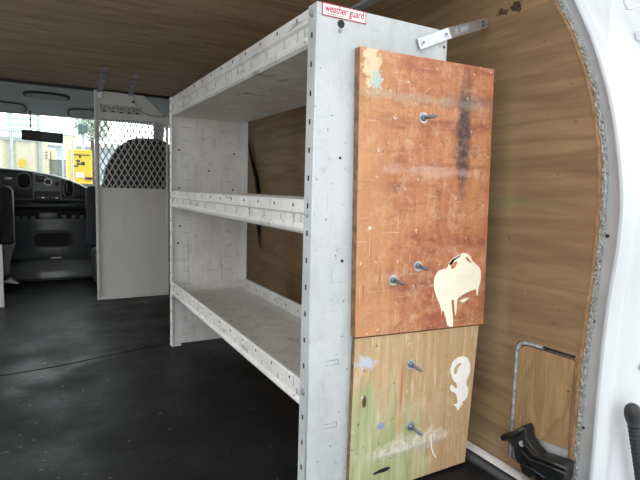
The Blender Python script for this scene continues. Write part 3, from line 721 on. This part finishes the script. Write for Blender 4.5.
# seats
def seat(name, label, xc, s, back_h, loc):
    t = thing(name, label, 'seat', loc)
    mb = MB(); mb.box((xc-.24, 3.66, .0), (xc+.24, 4.00, .16), CLOTHL, .02); mb.build('pedestal', t)
    mb = MB(); mb.box((xc-.27, 3.62, .16), (xc+.27, 4.09, .34), CLOTH, .06); mb.build('cushion', t)
    mb = MB(); rows = []
    N = 32
    for k, (yy, sc_) in enumerate(((3.52, .80), (3.50, .95), (3.53, 1.), (3.60, 1.), (3.64, .95), (3.645, .8))):
        r = []
        for i in range(N):
            a = 2*math.pi*i/N; c_, s_ = math.cos(a), math.sin(a)
            X = math.copysign(abs(c_)**(2/3.2), c_); Z = math.copysign(abs(s_)**(2/3.0), s_)
            wx = .285*(1-.26*max(0, Z)**1.6)
            r.append((xc-.01+X*wx*sc_, yy-.05*Z*.6+0.03, (back_h+.30)/2+Z*(back_h-.30)/2*(sc_ if sc_ < 1 else 1)**.5))
        rows.append(r)
    mb.loft(rows, CLOTH, True, True, True); mb.build('backrest', t)
    return t
def armrest(t, x0, x1, y0, y1, z0, z1, rim=False):
    mb = MB(); mb.box((x0, y0, z0), (x1, y1, z1), CLOTH, .03); o = mb.build('armrest', t)
    if rim:
        mb = MB(); mb.tube([(x1-.004, y0+.001, z0+.03), (x1-.001, y0-.001, (z0+z1)/2), (x1-.004, y0+.001, z1-.03), (x1-.02, y0, z1-.008), (x1-.045, y0, z1)], .003, CHROME, 6); mb.build('piping', o)
st1 = seat('passenger_seat', 'charcoal cloth passenger seat seen through the partition mesh', .64, 1, 1.03, (.665, 3.8, 0))
a, b = at(1, 3.78, 86, 186), at(1, 3.78, 98, 247)
armrest(st1, a.x, b.x+.01, 3.78, 3.86, b.z, a.z)
mb = MB(); mb.box((.30, 3.80, .02), (.40, 3.98, .26), CABPL2, .03); mb.build('seat_skirt', st1)
st2 = seat('driver_seat', 'charcoal cloth driver seat edge at the left border of the photo', -.50, -1, 1.0, (-.5, 3.8, 0))
a, b = at(1, 3.78, 13, 186), at(1, 3.78, 11, 245)
armrest(st2, -.26, a.x, 3.78, 3.86, b.z, a.z, True)
mb = MB(); mb.plate([(-.30, .10), (-.205, .10), (-.19, .22), (-.165, .30), (-.165, .38), (-.20, .40), (-.30, .38)], [], 1, 3.84, 3.90, CLOTHL); mb.build('side_shell', st2, bevel=.01)
mb = MB(); mb.plate([(-.235, .06), (-.15, .045), (-.20, .085)], [], 1, 3.80, 3.86, CHROME); mb.build('seat_bracket', st2)
# white bonnet outside the windscreen
mb = MB(); rows = []
for i in range(9):
    t = i/8; y = 5.04+t*.75; rows.append([(x, y-.12*x*x, .715-.05*t-.12*t**4-.16*abs(x)**4) for x in [-.98+1.96*j/16 for j in range(17)]])
rows.append([(x, y, -.4) for x, y, z in rows[-1]])
mb.loft(rows, BODYW); struct(mb.build('hood'))
# ================================================================== BLACK JACK CLAMP on the ledge
jk = thing('jack_clamp', 'black plastic jack clamp lying on the white ledge under the hatch', 'clamp', (1.04, .78, 0))
XJ = 1.022
J = lambda px, py: (at(0, XJ, px, py).y, max(.012, at(0, XJ, px, py).z))
ol = [(502, 434), (507, 433), (511, 435), (515, 430), (523, 425), (525, 430), (526, 439), (532, 448), (539, 455), (552, 459), (566, 464)]
pl = [J(*p) for p in ol]+[(.672, .012), (.74, .012)]+[J(*p) for p in ((534, 474), (529, 479), (521, 472), (519, 464), (514, 457), (513, 447), (507, 441))]
mb = MB(); mb.plate(pl, [], 0, XJ, XJ+.034, BLACKP); mb.build('body', jk, bevel=.003)
mb = MB(); P = lambda px, py, x=XJ-.004: at(0, x, px, py)
mb.tube([P(503, 438), P(513, 436), P(524, 427)], [.008, .006, .005], BLACKP, 10); mb.build('lever', jk)
mb = MB(); mb.tube([P(518, 446), P(530, 460), P(548, 466), P(566, 474)], .0045, BLACKP, 8); mb.tube([P(524, 442), P(534, 455), P(548, 461), P(567, 469)], .005, BLACKP, 8)
mb.tube([P(518, 462), P(530, 468), P(545, 478)], .003, BLACKP, 8); mb.build('rib', jk)
mb = MB(); p = P(521, 444); mb.disc((XJ, p.y, p.z), (-1, 0, 0), .007, .004, GAPSEAL, 12); mb.build('pivot', jk)
# ================================================================== RIBBED BUFFER on the pillar
yb_ = .60
rb = thing('ribbed_boot', 'black ribbed rubber boot with domed cap on the white door pillar', 'rubber boot', (1.16, yb_-.02, .05))
top = at(1, yb_-.006, 632, 404.5); bot = at(1, yb_-.006, 642, 478); d = (bot-top).normalized()
mb = MB(); r0 = .0135
prof = [(0, .004), (.002, .009), (.006, .0135), (.014, .017), (.026, .0185), (.038, .0178), (.050, .0155), (.056, .0130)]
mb.tube([top+d*t for t, r in prof], [r for t, r in prof], RUBBER, 18); mb.build('cap', rb)
mb = MB(); pts = []; rs = []
n_b = int((top.z/-d.z-.056)/.012)
for i in range(n_b):
    t = .056+i*.012; pts += [top+d*t, top+d*(t+.003), top+d*(t+.006), top+d*(t+.009)]; rs += [.0085, .0150, .0150, .0085]
mb.tube(pts, rs, RUBBER, 18); mb.build('bellows', rb)
p = at(1, ycre(.33)-.006, 640, 366)
tag(MB().disc(p, (0, -1, 0), .009, .006, BRKT, 16).disc(p+Vector((0, -.006, 0)), (0, -1, 0), .006, .005, BOLTD, 6).build('hinge_bolt', origin=p), 'grey steel bolt at the right edge above the ribbed boot', 'bolt')
# ================================================================== OUTSIDE
GZ = -.65
GR = plain('pale concrete yard', (.30, .30, .29), .85, 0, .1, .6)
struct(MB().box((-60, -40, GZ-.1), (60, 80, GZ), GR).build('ground'))
CREAMC = plain('pale cream container paint', (.72, .68, .52), .6, 0, .05, 3)
PALEG = plain('pale green grey steel', (.50, .56, .54), .6, 0, .1, 3)
BLUEG = plain('pale blue grey cladding', (.55, .63, .68), .6, 0, .08, 1)
YEL = plain('yellow paint', (.80, .50, .02), .5, 0, .06, 4)
PYEL = plain('faded yellow paint', (.85, .78, .50), .6, 0, .1, 4)
DKG = plain('dark grey green netting', (.10, .14, .16), .8)
FEN = plain('galvanised fence steel', (.42, .47, .48), .5, .2)
def V(px, py, y): return at(1, y, px, py)
# cream container
yc = 12.; xr = V(41, 140, yc).x; zt = V(20, 137, yc).z
ct = thing('shipping_container', 'pale cream shipping container outside the windscreen, left of the yellow cabinet', 'container', (xr-3, yc+1.2, GZ))
mb = MB(); pts = []; x = xr-6
while x < xr-.05:
    pts += [(x, yc), (x+.08, yc+.035), (x+.16, yc+.035), (x+.24, yc)]; x += .28
pts += [(xr, yc), (xr, yc+2.4), (xr-6, yc+2.4)]
mb.plate(pts, [], 2, GZ+.1, zt-.06, CREAMC); mb.build('shell', ct)
mb = MB(); mb.box((xr-6.02, yc-.02, zt-.08), (xr+.02, yc+2.42, zt), FEN); mb.box((xr-6.02, yc-.02, GZ), (xr+.02, yc+2.42, GZ+.1), FEN); mb.build('rail', ct)
for px in (11.5, 40):
    x = V(px, 150, yc).x; mb = MB(); mb.box((x-.03, yc-.05, GZ+.05), (x+.03, yc+.02, zt), FEN); mb.build('post', ct)
p = V(22, 163, yc); mb = MB(); mb.plate(oval(p.x, p.z, .06, .09), [], 1, yc-.03, yc+.01, YEL); mb.build('marking', ct)
# stacked pallet racking over it
rk = thing('pallet_rack', 'pale grey green steel racking rising behind the cream container', 'racking', (xr-1, 15, GZ))
for px in (-30, 10, 38):
    x = V(px, 120, 15.).x; MB().box((x-.05, 14.95, GZ), (x+.05, 15.05, V(px, 100, 15.).z), PALEG).build('upright', rk)
for py in (104, 112, 118, 124, 130):
    z = V(10, py, 15.).z; MB().box((V(-40, 120, 15.).x, 14.94, z-.035), (V(39, 120, 15.).x, 15.0, z+.035), PALEG).build('beam', rk)
# yellow cabinet
yy = 10.; a, b = V(69, 149, yy), V(92, 149, yy); zt2 = a.z
cb = thing('yellow_cabinet', 'bright yellow cabinet with black marks outside the windscreen', 'cabinet', ((a.x+b.x)/2, yy+.2, GZ))
mb = MB(); mb.box((a.x, yy, GZ), (b.x, yy+.45, zt2), YEL, .02); mb.build('body', cb)
mb = MB(); mb.box((a.x+.03, yy-.012, zt2-.10), (b.x-.03, yy+.01, zt2-.085), BLACKP)
for px, py, w_, h_ in ((78, 161, .03, .02), (80, 164, .05, .015), (83, 163.5, .03, .03), (76, 166, .04, .012), (80, 156, .02, .03)):
    p = V(px, py, yy); mb.box((p.x-w_, yy-.012, p.z-h_), (p.x+w_, yy+.01, p.z+h_), BLACKP, .004)
mb.build('markings', cb)
p = V(80, 175, yy); mb = MB(); mb.box((p.x-.07, yy-.012, p.z-.05), (p.x+.07, yy+.01, p.z+.045), STICKW, .004); mb.build('sticker', cb)
mb = MB(); p = V(91, 178.5, yy); mb.box((p.x-.10, yy-.05, p.z-.02), (p.x+.05, yy, p.z+.02), RUBBER, .005); mb.build('latch', cb)
# faded yellow panel machine
yq = 11.; a, b = V(43, 148, yq), V(56, 148, yq)
ym = thing('yellow_locker', 'faded yellow locker behind dark netting, left of the bright yellow cabinet', 'locker', (a.x, yq, GZ))
mb = MB(); mb.box((a.x, yq, GZ), (b.x, yq+.4, a.z), PYEL, .02); mb.build('body', ym)
mb = MB(); mb.box((a.x-.0, yq-.012, GZ+.1), (a.x+.03, yq+.0, a.z-.05), STICKW); mb.box((a.x+.12, yq-.012, GZ+.1), (a.x+.135, yq+.0, a.z-.05), DKG)
for i, py in enumerate((152, 155, 158)):
    p = V(45.5, py, yq); mb.box((p.x-.03, yq-.014, p.z-.02), (p.x+.03, yq, p.z-.012), DKG); mb.box((p.x+.02, yq-.014, p.z-.02), (p.x+.028, yq, p.z+.025), DKG)
mb.build('markings', ym)
# chain link fence with net
yf_ = 9.; fn = thing('chain_link_fence', 'galvanised chain link fence in front of the yard', 'fence', (.2, yf_, GZ))
for px, tp in ((-12, 112), (11, 118), (62, 122), (72, 140), (97, 120)):
    p = V(px, tp, yf_); MB().tube([(p.x, yf_, GZ), (p.x, yf_, p.z)], .016, FEN, 8).build('post', fn)
mb = MB(); a, b = V(-14, 139, yf_), V(100, 139, yf_); mb.tube([(a.x, yf_, 1.46), (b.x, yf_, 1.46)], .010, FEN, 6); mb.build('rail', fn)
mb = MB(); diamonds(mb, V(-14, 150, yf_).x, V(100, 150, yf_).x, GZ, 1.45, .14, .14, yf_, .0012, .003, FEN); mb.build('wire_mesh', fn)
nt_ = MB(); a, b = V(49, 160, 10.6), V(66, 176, 10.6); diamonds(nt_, a.x, b.x, b.z-1, a.z, .05, .05, 10.6, .009, .005, DKG); nt_.box((a.x-.01, 10.59, a.z-.01), (b.x+.01, 10.62, a.z+.01), DKG)
tag(nt_.build('debris_net', origin=(a.x, 10.6, GZ)), 'dark green grey netting beside the yellow locker', 'net')
# far buildings and trees
bd = thing('warehouse', 'pale blue grey warehouse far behind the yard fence', 'building', (4, 30, GZ))
yw = 30.; a = V(40, 142, yw); b = V(170, 142, yw)
mb = MB(); mb.box((a.x, yw, GZ), (b.x+4, yw+8, V(60, 146, yw).z), BLUEG); mb.build('wall', bd)
mb = MB(); mb.box((a.x-.2, yw-.3, V(60, 146, yw).z), (b.x+4.2, yw+8, V(60, 146, yw).z+.25), STICKW); mb.build('roof', bd)
y2 = 24.; a, b = V(63, 133, y2), V(76, 143, y2)
tb = tag(MB().box((a.x, y2, GZ), (b.x, y2+2, a.z), PYEL, .03).build('yellow_hut', origin=(a.x, y2, GZ)), 'small pale yellow hut far off, above the bright yellow cabinet', 'hut')
y3 = 16.; ex = thing('site_lamp', 'dark twin floodlight on a post near the windscreen right corner', 'lamp', (V(83, 130, y3).x, y3, GZ))
p = V(83, 129, y3); MB().tube([(p.x, y3, GZ), (p.x, y3, p.z-.1)], .04, FEN, 8).build('pole', ex)
mb = MB(); mb.box((p.x-.13, y3-.1, p.z-.13), (p.x-.01, y3+.1, p.z+.13), DKG, .02); mb.box((p.x+.01, y3-.1, p.z-.11), (p.x+.12, y3+.1, p.z+.11), DKG, .02); mb.build('lamp_head', ex)
LEAF = plain('pale green leaves', (.42, .50, .40), .7, 0, .3, 3)
for (px, py, yt, hr, lb) in ((92, 121, 24, .75, 'pale green tree at the right end of the windscreen view'),):
    p = V(px, py, yt); tr_ = thing('tree', lb, 'tree', (p.x, yt, GZ))
    MB().tube([(p.x, yt, GZ), (p.x, yt, p.z)], [.12, .05], plain('bark', (.1, .07, .05), .9), 8).build('trunk', tr_)
    mb = MB()
    for i in range(900):
        u = Vector((random.gauss(0, 1), random.gauss(0, 1), random.gauss(0, 1))).normalized()*hr*random.random()**.4
        c = Vector((p.x, yt, p.z-hr*.3))+Vector((u.x, u.y, u.z*.9)); q = Vector((random.random()-.5, random.random()-.5, random.random()-.5)).normalized(); r_ = q.orthogonal().normalized()
        e = .09; mb.add([c-q*e, c-r_*e*.5, c+q*e, c+r_*e*.5], [(0, 1, 2, 3)], LEAF)
    mb.build('foliage', tr_)
# ================================================================== LIGHT
w = bpy.data.worlds.new('overcast sky'); sc.world = w; w.use_nodes = True
nt = w.node_tree; bg = nt.nodes['Background']
tc = nt.nodes.new('ShaderNodeTexCoord'); sx = nt.nodes.new('ShaderNodeSeparateXYZ'); nt.links.new(tc.outputs['Generated'], sx.inputs[0])
mr = nt.nodes.new('ShaderNodeMapRange'); nt.links.new(sx.outputs[2], mr.inputs[0]); mr.inputs[1].default_value = -.05; mr.inputs[2].default_value = .9
mx = nt.nodes.new('ShaderNodeMix'); mx.data_type = 'RGBA'; nt.links.new(mr.outputs[0], mx.inputs[0])
mx.inputs[6].default_value = (.94, .98, 1.0, 1); mx.inputs[7].default_value = (.98, .99, 1.0, 1)
nt.links.new(mx.outputs[2], bg.inputs[0])
# sky brightened ahead of the van, added to send more light through the windscreen
m2 = nt.nodes.new('ShaderNodeMapRange'); m2.interpolation_type = 'SMOOTHSTEP'; nt.links.new(sx.outputs[1], m2.inputs[0])
for i_, v_ in ((1, -.3), (2, .9), (3, .85), (4, 2.6)): m2.inputs[i_].default_value = v_
nt.links.new(m2.outputs[0], bg.inputs[1])
vs = sc.view_settings; vs.view_transform = 'Standard'; vs.look = 'None'; vs.gamma = 1; vs.use_curve_mapping = False
vs.exposure = 1.42
for o in list(C.objects):
    if '_o' in o: del o['_o']
